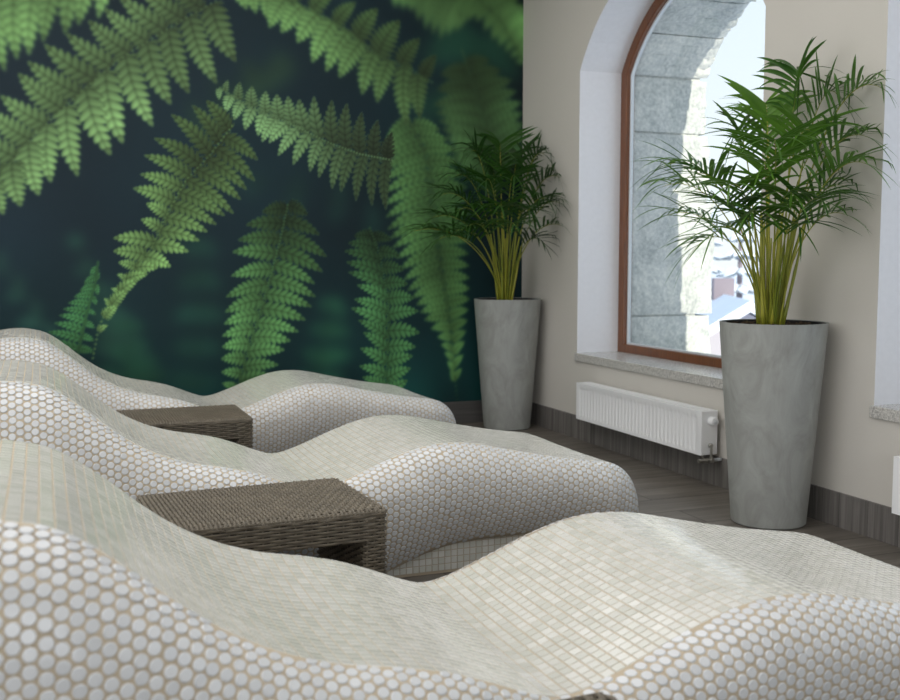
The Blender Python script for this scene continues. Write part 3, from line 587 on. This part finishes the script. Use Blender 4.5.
# ------------------------------------------------------------ rattan tables
def woven():
    root=empty('rattan_table',(0,0,0)); W,D,H=.575,.42,.38; th=.062
    def loop(mb,cx,cy,hx,hy,z,phase,amp=.0032,rad=(.0037,.0028),st=.021,rc=.012,closed=True):
        """horizontal strand woven round a rectangular column"""
        per=[];hx2,hy2=hx-rc,hy-rc
        pts=[]
        def arc(x,y,a0):
            for k in range(4):
                a=a0+k*math.pi/6; pts.append((x+rc*math.cos(a),y+rc*math.sin(a)))
        def line(p,q):
            n=max(2,int(math.dist(p,q)/(st/4)))
            for k in range(1,n): pts.append((p[0]+(q[0]-p[0])*k/n,p[1]+(q[1]-p[1])*k/n))
        arc(cx+hx2,cy+hy2,0); line((cx+hx2,cy+hy),(cx-hx2,cy+hy)); arc(cx-hx2,cy+hy2,math.pi/2); line((cx-hx,cy+hy2),(cx-hx,cy-hy2))
        arc(cx-hx2,cy-hy2,math.pi); line((cx-hx2,cy-hy),(cx+hx2,cy-hy)); arc(cx+hx2,cy-hy2,1.5*math.pi); line((cx+hx,cy-hy2),(cx+hx,cy+hy2))
        n=len(pts); P=np.array(pts); d=np.r_[0,np.cumsum(np.hypot(*np.diff(np.vstack([P,P[:1]]),axis=0).T))]; tot=d[-1]; m=max(2,round(tot/st/2)*2)
        Tn=np.roll(P,-1,0)-np.roll(P,1,0); Tn/=np.linalg.norm(Tn,axis=1,keepdims=True); No=np.stack([Tn[:,1],-Tn[:,0]],-1)
        wv=np.sin(d[:-1]/tot*m*math.pi+phase*math.pi); C=P+No*(amp*wv)[:,None]
        vs=[];fs=[];K=6
        for i in range(n):
            for k in range(K):
                a=2*math.pi*k/K; vs.append((C[i,0]+No[i,0]*rad[1]*math.cos(a),C[i,1]+No[i,1]*rad[1]*math.cos(a),z+rad[0]*math.sin(a)))
        for i in range(n):
            j=(i+1)%n
            for k in range(K): fs.append((i*K+k,i*K+(k+1)%K,j*K+(k+1)%K,j*K+k))
        mb.add(vs,fs)
    def stakes(mb,pts,z0,z1,r=.0028):
        for x,y in pts: mb.tube([(x,y,z0),(x,y,z1)],r,5)
    def rect_pts(cx,cy,hx,hy,st):
        out=[]
        for s in (-1,1):
            for k in range(int(2*hx/st)+1): out.append((cx-hx+k*st+st/4,cy+s*hy))
            for k in range(int(2*hy/st)): out.append((cx+s*hx,cy-hy+st/2+k*st))
        return out
    # top: strands along y with stakes along x, edges rolled over
    b=MB(); st=.019; ns=int(W/.0115); hx=W/2;hy=D/2
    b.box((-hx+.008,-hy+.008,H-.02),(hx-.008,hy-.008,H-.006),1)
    for i in range(ns):
        x=-hx+.006+i*(W-.012)/(ns-1); ph=i%2; pts=[(x,-hy-.001,H-.014),(x,-hy-.001,H-.010),(x,-hy+.003,H-.006)]
        n=int(D/(st/4)); 
        for k in range(n+1):
            y=-hy+.008+(D-.016)*k/n; pts.append((x,y,H-.003+.0032*math.sin(y/st*math.pi+ph*math.pi)))
        pts+=[(x,hy-.003,H-.006),(x,hy+.001,H-.010),(x,hy+.001,H-.014)]
        b.tube(pts,.0042,6)
    for k in range(int(D/st)+1):
        y=-hy+.006+k*st; b.tube([(-hx+.004,y,H-.004),(hx-.004,y,H-.004)],.0026,5)
    for q in range(2): loop(b,0,0,hx+.001,hy+.001,H-.0075-q*.006,q,amp=.0012,rad=(.0034,.0030),st=.03)
    b.build('table_top',[M['rattan'],M['core']],root,smooth=True,angle=60)
    # apron between the panels
    for s,nm in ((-1,'apron'),(1,'apron')):
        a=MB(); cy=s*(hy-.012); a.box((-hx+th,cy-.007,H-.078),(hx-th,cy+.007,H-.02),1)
        for j in range(9): loop(a,0,cy,hx-th*.5,.0115,H-.0165-j*.0078,j%2,st=.042,rc=.006,rad=(.0036,.003))
        stakes(a,[(-hx+th*.6+k*.021,cy+q*.0095) for k in range(int((W-th*1.2)/.021)+1) for q in (-1,1)],H-.084,H-.012,.0024)
        a.build(nm,[M['rattan'],M['core']],root,smooth=True,angle=60)
    for s in (-1,1):
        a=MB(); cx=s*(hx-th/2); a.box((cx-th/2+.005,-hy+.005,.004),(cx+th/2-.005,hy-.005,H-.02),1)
        for j in range(43): loop(a,cx,0,th/2-.001,hy-.001,.006+j*.0084,j%2,st=.0205,rc=.010)
        stakes(a,rect_pts(cx,0,th/2-.003,hy-.003,.0205),.0,H-.012)
        a.build('side_panel',[M['rattan'],M['core']],root,smooth=True,angle=60)
    return root
T0=woven()
for i,(x,y,rz,lb) in enumerate(((.522,2.765,3.0,'rattan table between the nearest and the middle lounger, largest in view'),(.498,4.465,0,'far rattan table between the middle and the farthest lounger'),(.497,1.118,3,'rattan table barely peeping in at the bottom edge, before the nearest lounger'))):
    o=T0 if i==0 else copy_tree(T0)
    o.location=(x,y,0); o.rotation_euler=(0,0,R(rz)); tag(o,lb,'side table','dark rattan side tables beside the loungers')

# ------------------------------------------------------------ potted palms
BIG_TIPS=[(2.7,3.3,1.82,1),(2.75,3.15,1.73,1),(2.8,2.98,1.73,0.6),(2.75,2.98,1.54,0.8),(2.72,2.95,1.41,0.9),(2.76,3.1,1.32,0.9),(2.76,3.1,1.19,0.7),(2.79,3.25,1.51,1),(2.66,3.45,1.72,1),(2.56,3.5,1.62,0.8),(2.35,3.7,1.46,1),(2.26,3.55,1.34,0.9),(2.22,3.3,1.37,0.9),(2.35,3.65,1.2,0.9),(2.36,3.5,1.04,0.8),(2.25,3.2,1.11,0.9),(2.17,3.0,1.29,1),(2.4,2.95,1.26,1),(2.53,3.02,1.56,1),(2.32,3.0,1.4,1),(2.2,3.1,1.21,1),(2.28,2.9,1.48,1),(2.25,2.98,1.18,0.9),(2.48,3.0,1.13,0.8),(2.78,3.6,1.7,0.9),(2.49,2.9,1.23,0.8)]
SMALL_TIPS=[(2.57,5.8,1.8,1),(2.77,5.6,1.73,0.9),(2.8,5.45,1.39,0.8),(2.82,5.5,1.59,0.9),(2.81,5.45,1.22,0.7),(2.72,5.5,1.11,0.6),(2.38,5.8,1.75,1),(2.3,5.85,1.61,1),(2.19,5.8,1.46,1),(2.1,5.7,1.28,1),(1.98,5.7,1.18,0.8),(2.06,5.5,1.13,0.8),(2.21,5.4,1.21,0.9),(2.35,5.3,1.35,1),(2.53,5.3,1.32,1),(2.53,5.5,1.59,1),(2.35,5.5,1.55,1),(2.75,5.7,1.58,1),(2.19,5.5,1.33,0.9),(2.39,5.2,1.21,0.8),(2.2,5.6,1.18,0.7),(2.69,5.4,1.41,0.9),(2.55,5.9,1.71,1),(2.75,5.9,1.75,1)]

def palm(name,loc,tips,leafm,seed,label,ncane):
    rnd=random.Random(seed); root=empty(name,(loc[0],loc[1],0)); HH=.785
    p=MB(); p.lathe([(0,0),(.135,0),(.142,.006),(.2025,HH-.004),(.203,HH),(.197,HH),(.195,HH-.004),(.186,HH-.09)],64)
    o=p.build('planter',M['concrete'],root,smooth=True,angle=30); o['label']='tall tapered grey concrete planter'
    l=MB(); l.lathe([(.1945,HH-.004),(.1945,HH-.002),(.180,HH-.002),(.176,HH-.08),(0,HH-.08)],48); l.build('planter_liner',M['liner'],root,smooth=True,angle=30)
    s=MB(); pr=[]; n=40
    vs=[(0,0,HH-.012)];fs=[]
    for ri in range(1,9):
        for k in range(n):
            rr=.176*ri/8; a=2*math.pi*k/n; vs.append((rr*math.cos(a),rr*math.sin(a),HH-.020+.010*rnd.random()-.006*(ri/8)))
    for k in range(n): fs.append((0,1+k,1+(k+1)%n))
    for ri in range(7):
        for k in range(n): fs.append((1+ri*n+k,1+(ri+1)*n+k,1+(ri+1)*n+(k+1)%n,1+ri*n+(k+1)%n))
    for k in range(90):
        a=rnd.random()*6.28; rr=.17*math.sqrt(rnd.random()); x,y=rr*math.cos(a),rr*math.sin(a); e=.004+.008*rnd.random()
        d=Vector((rnd.uniform(-1,1),rnd.uniform(-1,1),.3)).normalized()*e; s.tube([Vector((x,y,HH-.012))-d,Vector((x,y,HH-.010))+d],.002+.002*rnd.random(),5)
    s.add(vs,fs); s.build('soil',M['soil'],root,smooth=False)
    def clampx(P): return Vector((min(P.x,2.815-loc[0]),min(P.y,6.03-loc[1]),P.z))
    for i in range(ncane):   # canes
        a=rnd.random()*6.28; rr=.055*math.sqrt(rnd.random()); b0=Vector((rr*math.cos(a)-.02,rr*math.sin(a),HH-.02))
        h=rnd.uniform(.30,.46); sp=1.6+rnd.random(); top=b0+Vector((rr*math.cos(a)*sp*.6,rr*math.sin(a)*sp*.6,h))
        c=MB(); m=8; pts=[];rs=[]
        for k in range(m+1):
            t=k/m; pts.append(b0.lerp(top,t)+Vector((math.sin(t*3+a)*.004,0,0))); rs.append((.0080-.0050*t)*(1.14 if k%3==1 else 1))
        c.tube(pts,rs,8); c.build('cane',M['cane'],root,smooth=True)
    for (tx,ty,tz,lf) in tips:
        tip=Vector((tx-loc[0],ty-loc[1],tz-.10*max(0,min(1,(tz-1.2)/.4)))); hd=Vector((tip.x,tip.y,0)); dn=hd.normalized() if hd.length>1e-3 else Vector((0,1,0))
        b0=Vector((dn.x*.035*rnd.uniform(.4,1.3)-.015,dn.y*.04*rnd.uniform(.4,1.3),HH-.02))
        rise=tip.z-HH; hl=hd.length
        # control points: climb steeply, then arch over towards the tip
        up=max(.42,rise*1.0+.08*hl) ; 
        c1=b0+Vector((dn.x*hl*.10,dn.y*hl*.10,up*.55)); c2=b0+Vector((dn.x*hl*.48,dn.y*hl*.48,up*1.12))
        def B(t): return b0*(1-t)**3+c1*3*(1-t)**2*t+c2*3*(1-t)*t*t+tip*t**3
        m=26; pts=[clampx(B(k/m)) for k in range(m+1)]
        fr=MB(); fr.tube(pts,[.0044*(1-.80*k/m) for k in range(m+1)],6,1)
        start=.58; al=sum((pts[k+1]-pts[k]).length for k in range(m)); nl=max(8,int(al*(1-start)/.031)); 
        for j in range(nl):
            t=start+(1-start)*(j+.5)/nl*.985
            c=B(t); T=(B(min(1,t+.01))-B(t-.01)).normalized(); up_=Vector((0,0,1)); sd=T.cross(up_)
            sd=sd.normalized() if sd.length>.05 else Vector((1,0,0)); nu=sd.cross(T).normalized()
            q=(t-start)/(1-start); ln=(.235*math.sin(math.pi*(.18+.74*q))**.8+.03)*rnd.uniform(.85,1.12)*(.75+.25*lf)
            for sg in (-1,1):
                d=(T*rnd.uniform(.62,.85)+sd*sg*rnd.uniform(.7,.95)+nu*rnd.uniform(.22,.5)).normalized()
                if j==nl-1: d=(T+sd*sg*.25).normalized()
                w=.0066*rnd.uniform(.8,1.2)*(.8+.35*lf)*(.55+.6*math.sin(math.pi*min(1,.1+q))) ; drop=rnd.uniform(.12,.6)*ln
                vs=[];fs=[];K=6
                wd=d.cross(nu).normalized()
                for k in range(K+1):
                    u=k/K; P=c+d*ln*u+Vector((0,0,-drop*u*u)); ww=w*(math.sin(math.pi*(.12+.88*u))**.7 if u<1 else .02)
                    P=clampx(P)
                    A=P+wd*ww+nu*ww*.35; C_=P-wd*ww+nu*ww*.35
                    vs+=[clampx(A),P,clampx(C_)]
                for k in range(K):
                    fs+=[(3*k,3*k+1,3*k+4,3*k+3),(3*k+1,3*k+2,3*k+5,3*k+4)]
                fr.add(vs,fs,0)
        fr.build('frond',[leafm,M['cane']],root,smooth=True)
    tag(root,label,'potted plant','palms in tall concrete planters')
    return root
palm('potted_palm',(2.628,3.322),BIG_TIPS,M['leaf'],4,'large potted palm standing in front of the arched window',15)
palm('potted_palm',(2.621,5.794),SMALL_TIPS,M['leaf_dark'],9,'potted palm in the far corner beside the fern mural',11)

# ------------------------------------------------------------ radiators
def radiator():
    root=empty('panel_radiator',(0,0,0)); L,Hh=1.18,.200; x0,x1=0,.085   # x0 room side; y from 0 (near end) to L
    b=MB()
    # pressed front panel with vertical ribs: height field
    ys=[];hs=[]
    n=34; mg=.035; pitch=(L-2*mg)/n
    pts=[(0,0),(mg*.6,0)]
    for i in range(n):
        y=mg+i*pitch; pts+=[(y+pitch*.10,0),(y+pitch*.30,.005),(y+pitch*.70,.005),(y+pitch*.90,0)]
    pts+=[(L-mg*.6,0),(L,0)]
    zr=[0,.018,.026,Hh-.034,Hh-.026,Hh]; V=[];F_=[]
    for zi,z in enumerate(zr):
        for (y,h) in pts: V.append((x0+(h if 2<=zi<=3 else 0),y,z))
    n_=len(pts)
    for i in range(len(zr)-1):
        for j in range(n_-1): F_.append((i*n_+j,i*n_+j+1,(i+1)*n_+j+1,(i+1)*n_+j))
    b.add(V,F_); b.add([(x0,0,0),(x0+.012,0,0),(x0+.012,L,0),(x0,L,0),(x0,0,Hh),(x0+.012,0,Hh),(x0+.012,L,Hh),(x0,L,Hh)],[(0,1,2,3),(7,6,5,4),(1,0,4,5),(3,2,6,7),(2,1,5,6)])
    o=b.build('front_panel',M['radiator'],root,smooth=True,angle=30)
    c=MB(); c.box((x1-.012,.006,.004),(x1,L-.006,Hh-.006)); 
    for k in range(58): c.box((x0+.016,.02+k*.0197,.012),(x1-.014,.0215+k*.0197,Hh-.02))
    c.build('convector',M['radiator'],root)
    g=MB(); g.box((x0+.004,0.001,Hh-.012),(x1,.03,Hh+.001)); g.box((x0+.004,L-.03,Hh-.012),(x1,L-.001,Hh+.001)); g.box((x0+.004,.03,Hh-.012),(x0+.02,L-.03,Hh+.001)); g.box((x1-.02,.03,Hh-.012),(x1,L-.03,Hh+.001)); g.box((x0+.046,.03,Hh-.010),(x0+.052,L-.03,Hh))
    for k in range(46): g.box((x0+.02,.03+k*.0245,Hh-.010),(x1-.02,.040+k*.0245,Hh-.001))
    bevel(g.build('top_grille',M['radiator'],root),.0015)
    for y in (-.0018,L-.0012):
        s=MB(); s.box((x0+.001,y,0.002),(x1,y+.003,Hh-.001)); bevel(s.build('side_cover',M['radiator'],root),.002)
    k=MB(); K=24; 
    def cyl(mb,c,r,l,ax,n=24):
        c=Vector(c); a=Vector(ax); mb.tube([c,c+a*l*.15,c+a*l*.85,c+a*l],[r*.92,r,r,r*.86],n)
    cyl(k,(x0+.050,0,Hh-.045),.0200,.034,(0,-1,0)); kn=k.build('thermostat_knob',M['radiator'],root,smooth=True,angle=50)
    k2=MB(); cyl(k2,(x0+.050,-.030,Hh-.045),.010,.008,(0,-1,0)); k2.build('knob_cap',M['gasket'],kn,smooth=True,angle=50)
    v=MB(); cyl(v,(x0+.045,.0,.045),.011,.016,(0,-1,0),6); cyl(v,(x0+.045,-.012,.046),.006,.008,(0,-1,0)); 
    v.tube([(x0+.045,-.012,.045),(x0+.045,-.014,.02),(x0+.045,-.014,-.012)],.006,10)
    v.tube([(x0-.015,-.014,-.02),(x0+.075,-.014,-.02)],.0075,10); cyl(v,(x0-.022,-.014,-.02),.010,.014,(1,0,0),8); cyl(v,(x0+.012,-.014,-.02),.012,.014,(1,0,0),6); cyl(v,(x0+.04,-.014,-.02),.0125,.014,(1,0,0),6)
    v.tube([(x0+.045,-.03,-.02),(x0+.045,.012,-.02)],.010,10); v.tube([(x0+.018,.0,-.02),(x0+.018,.012,-.02),(x0+.018,.014,.004)],.006,8)
    v.build('valve',M['metal'],root,smooth=True,angle=50)
    w=MB(); w.tube([(x0+.06,-.014,-.02),(x0+.105,-.014,-.02)],.0075,10); w.build('pipe',M['gasket'],root,smooth=True)
    br=MB(); 
    for y in (.2,L-.2):
        br=MB(); br.box((x1-.002,y,.03),(x1+.026,y+.03,Hh-.03)); br.build('bracket',M['radiator'],root)
    return root
RA=radiator(); RA.location=(2.725,3.92,.148); tag(RA,'white panel radiator under the arched window, left of the large planter','radiator','panel radiators under the windows')
RB=copy_tree(RA); RB.location=(2.725,1.605,.148); tag(RB,'white radiator cut off by the right edge of the picture','radiator','panel radiators under the windows')

# ------------------------------------------------------------ outside
def outside():
    g=MB(); n=30; V=[];F_=[]
    rnd=random.Random(8)
    for i in range(n+1):
        for j in range(n+1):
            x=3.9+i*5.5; y=-40+j*7; h=-3.2+.022*(x-4)+.5*math.sin(x*.11+1)*math.cos(y*.09)
            V.append((x,y,h))
    for i in range(n):
        for j in range(n): F_.append((i*(n+1)+j,(i+1)*(n+1)+j,(i+1)*(n+1)+j+1,i*(n+1)+j+1))
    o=structure(g.build('ground_snow',M['snow'])) if False else None
    g.add(V,F_); structure(g.build('ground',M['snow'],smooth=True))
    def gz(x,y): return -3.2+.022*(x-4)+.5*math.sin(x*.11+1)*math.cos(y*.09)-.15
    def conifer(x,y,h,label,seed):
        rr=random.Random(seed); t=empty('snowy_conifer',(x,y,gz(x,y))); tr=MB(); tr.tube([(0,0,0),(0,0,h*.9)],[h*.03,h*.006],8); tr.build('trunk',M['farwood'],t)
        f=MB()
        for k in range(9):
            z=h*(.12+.1*k); r0=h*.27*(1-k/9.6); nb=11
            for q in range(nb):
                a=2*math.pi*(q+rr.random()*.6)/nb; l=r0*rr.uniform(.75,1.15); w=l*.24; d=Vector((math.cos(a),math.sin(a),-.35)); pz=Vector((-math.sin(a),math.cos(a),0))
                A=Vector((0,0,z+h*.05)); E_=A+d*l
                f.add([A,A+d*l*.6+pz*w,E_,A+d*l*.6-pz*w,A+d*l*.5+Vector((0,0,-h*.03))],[(0,1,4),(1,2,4),(2,3,4),(3,0,4),(0,3,2,1)])
                f.add([A+Vector((0,0,.01)),A+d*l*.6+pz*w*.8+Vector((0,0,.02)),E_+Vector((0,0,.02)),A+d*l*.6-pz*w*.8+Vector((0,0,.02)),A+d*l*.5+Vector((0,0,h*.022))],[(0,1,4),(1,2,4),(2,3,4),(3,0,4)],1)
        f.add([(0,0,h),(h*.02,0,h*.85),(-h*.01,h*.02,h*.85),(-h*.01,-h*.02,h*.85)],[(0,1,2),(0,2,3),(0,3,1)])
        f.build('needles',[M['pine'],M['snow']],t); tag(t,label,'tree','blurred snowy conifers outside the arched window')
    def house(x,y,rz,label,w=7,l=9,h=2.6,rh=2.4):
        t=empty('snowy_house',(x,y,gz(x,y)),rz); b=MB(); b.box((-l/2,-w/2,0),(l/2,w/2,h)); b.add([(-l/2,-w/2,h),(-l/2,w/2,h),(-l/2,0,h+rh),(l/2,-w/2,h),(l/2,w/2,h),(l/2,0,h+rh)],[(0,1,2),(3,5,4)]); b.build('wall',M['plaster'],t)
        r=MB()
        for sg in (-1,1):
            e=Vector((0,sg*(w/2+.5),h-.35)); tp=Vector((0,0,h+rh+.05))
            vs=[]
            for x_ in (-l/2-.4,l/2+.4):
                for dz in (0,.28): vs+=[(x_,e.y,e.z+dz),(x_,tp.y,tp.z+dz)]
            r.add(vs,[(0,1,3,2),(4,6,7,5),(2,3,7,6),(0,4,5,1),(0,2,6,4),(1,5,7,3)])
        ro=r.build('roof',M['snow'],t)
        for k in range(3):
            for sg in (-1,1):
                wn=MB(); wn.box((-l/2+1.2+k*2.6,sg*w/2-.03,.9),(-l/2+2.2+k*2.6,sg*w/2+.03,2.0)); wn.build('window',M['farwood'],t)
        c=MB(); c.box((l/4,-.3,h+rh-.9),(l/4+.6,.3,h+rh+.8)); c.build('chimney',M['farwood'],t)
        tag(t,label,'building')
    def at(px_deg,dist): a=R(px_deg); return 2.8+dist*math.sin(a)-1.6,dist*math.cos(a)
    for i,(dg,ds,h,lb) in enumerate(((35.0,46,5.6,'snowy conifer in the window gap, leftmost of the trees outside'),(36.6,40,5.9,'snowy conifer outside, seen just left of the palm canes'),(38.6,48,6.3,'snowy conifer outside, seen between the palm canes'),(40.5,40,5.0,'snowy conifer outside, mostly hidden behind the palm'),(33.3,52,6.2,'snowy conifer outside, half hidden by the stone jamb'))):
        x,y=ds*math.sin(R(dg)),ds*math.cos(R(dg)); conifer(x,y,h,lb,i)
    x,y=31*math.sin(R(36.2)),31*math.cos(R(36.2)); house(x,y,R(62),'low snow-roofed house seen through the arched window above the planter rim',5,6,1.2,1.5)
outside()

# ------------------------------------------------------------ light
w=bpy.data.worlds.new('winter_sky'); SC.world=w; w.use_nodes=True; nt=w.node_tree; bgn=nt.nodes['Background']
tc=N(nt,'ShaderNodeTexCoord'); sp=N(nt,'ShaderNodeSeparateXYZ'); nt.links.new(tc.outputs['Generated'],sp.inputs[0])
rp=ramp(nt,[(0,(.80,.86,.95)),(.5,(.93,.97,1.0)),(.62,(.80,.89,1.0)),(1,(.55,.72,1.0))]); mp=N(nt,'ShaderNodeMapRange'); mp.inputs['From Min'].default_value=-1; mp.inputs['From Max'].default_value=1
nt.links.new(sp.outputs['Z'],mp.inputs['Value']); nt.links.new(mp.outputs[0],rp.inputs[0]); nt.links.new(rp.outputs[0],bgn.inputs['Color']); bgn.inputs['Strength'].default_value=1.12
def light(name,typ,loc,direction,energy,color,size=None,size_y=None,label=None):
    l=bpy.data.lights.new(name,typ); l.energy=energy; l.color=color
    if typ=='AREA': l.shape='RECTANGLE'; l.size=size; l.size_y=size_y
    o=bpy.data.objects.new(name,l); COL.objects.link(o); o.location=loc; o.rotation_euler=Vector(direction).to_track_quat('-Z','Y').to_euler()
    return o
s=light('sun','SUN',(8,-10,8),(-.118,1,-.42),4.8,(1,.91,.77)); s.data.angle=R(.6)
light('daylight_behind','AREA',(-.4,-3.1,1.7),(0,1,-.12),60,(.92,.96,1),4.5,2.0)
light('daylight_left','AREA',(-3.0,1.6,1.7),(1,0,-.1),58,(.95,.97,1),4.0,1.8)
light('ceiling_glow','AREA',(.3,3.0,2.95),(0,0,-1),74,(1,.975,.945),3.4,5.0)

# ------------------------------------------------------------ camera
cam=bpy.data.cameras.new('camera'); co=bpy.data.objects.new('camera',cam); COL.objects.link(co); SC.camera=co
co.location=(0,0,1.03); co.rotation_euler=(R(90-5.007),0,R(-21.208)); cam.sensor_width=36; cam.lens=42
cam.dof.use_dof=True; cam.dof.focus_distance=3.3; cam.dof.aperture_fstop=4.8
cam.clip_start=.02; cam.clip_end=500
vs=SC.view_settings; vs.view_transform='Standard'; vs.look='None'; vs.exposure=.1; vs.gamma=1; vs.use_curve_mapping=False
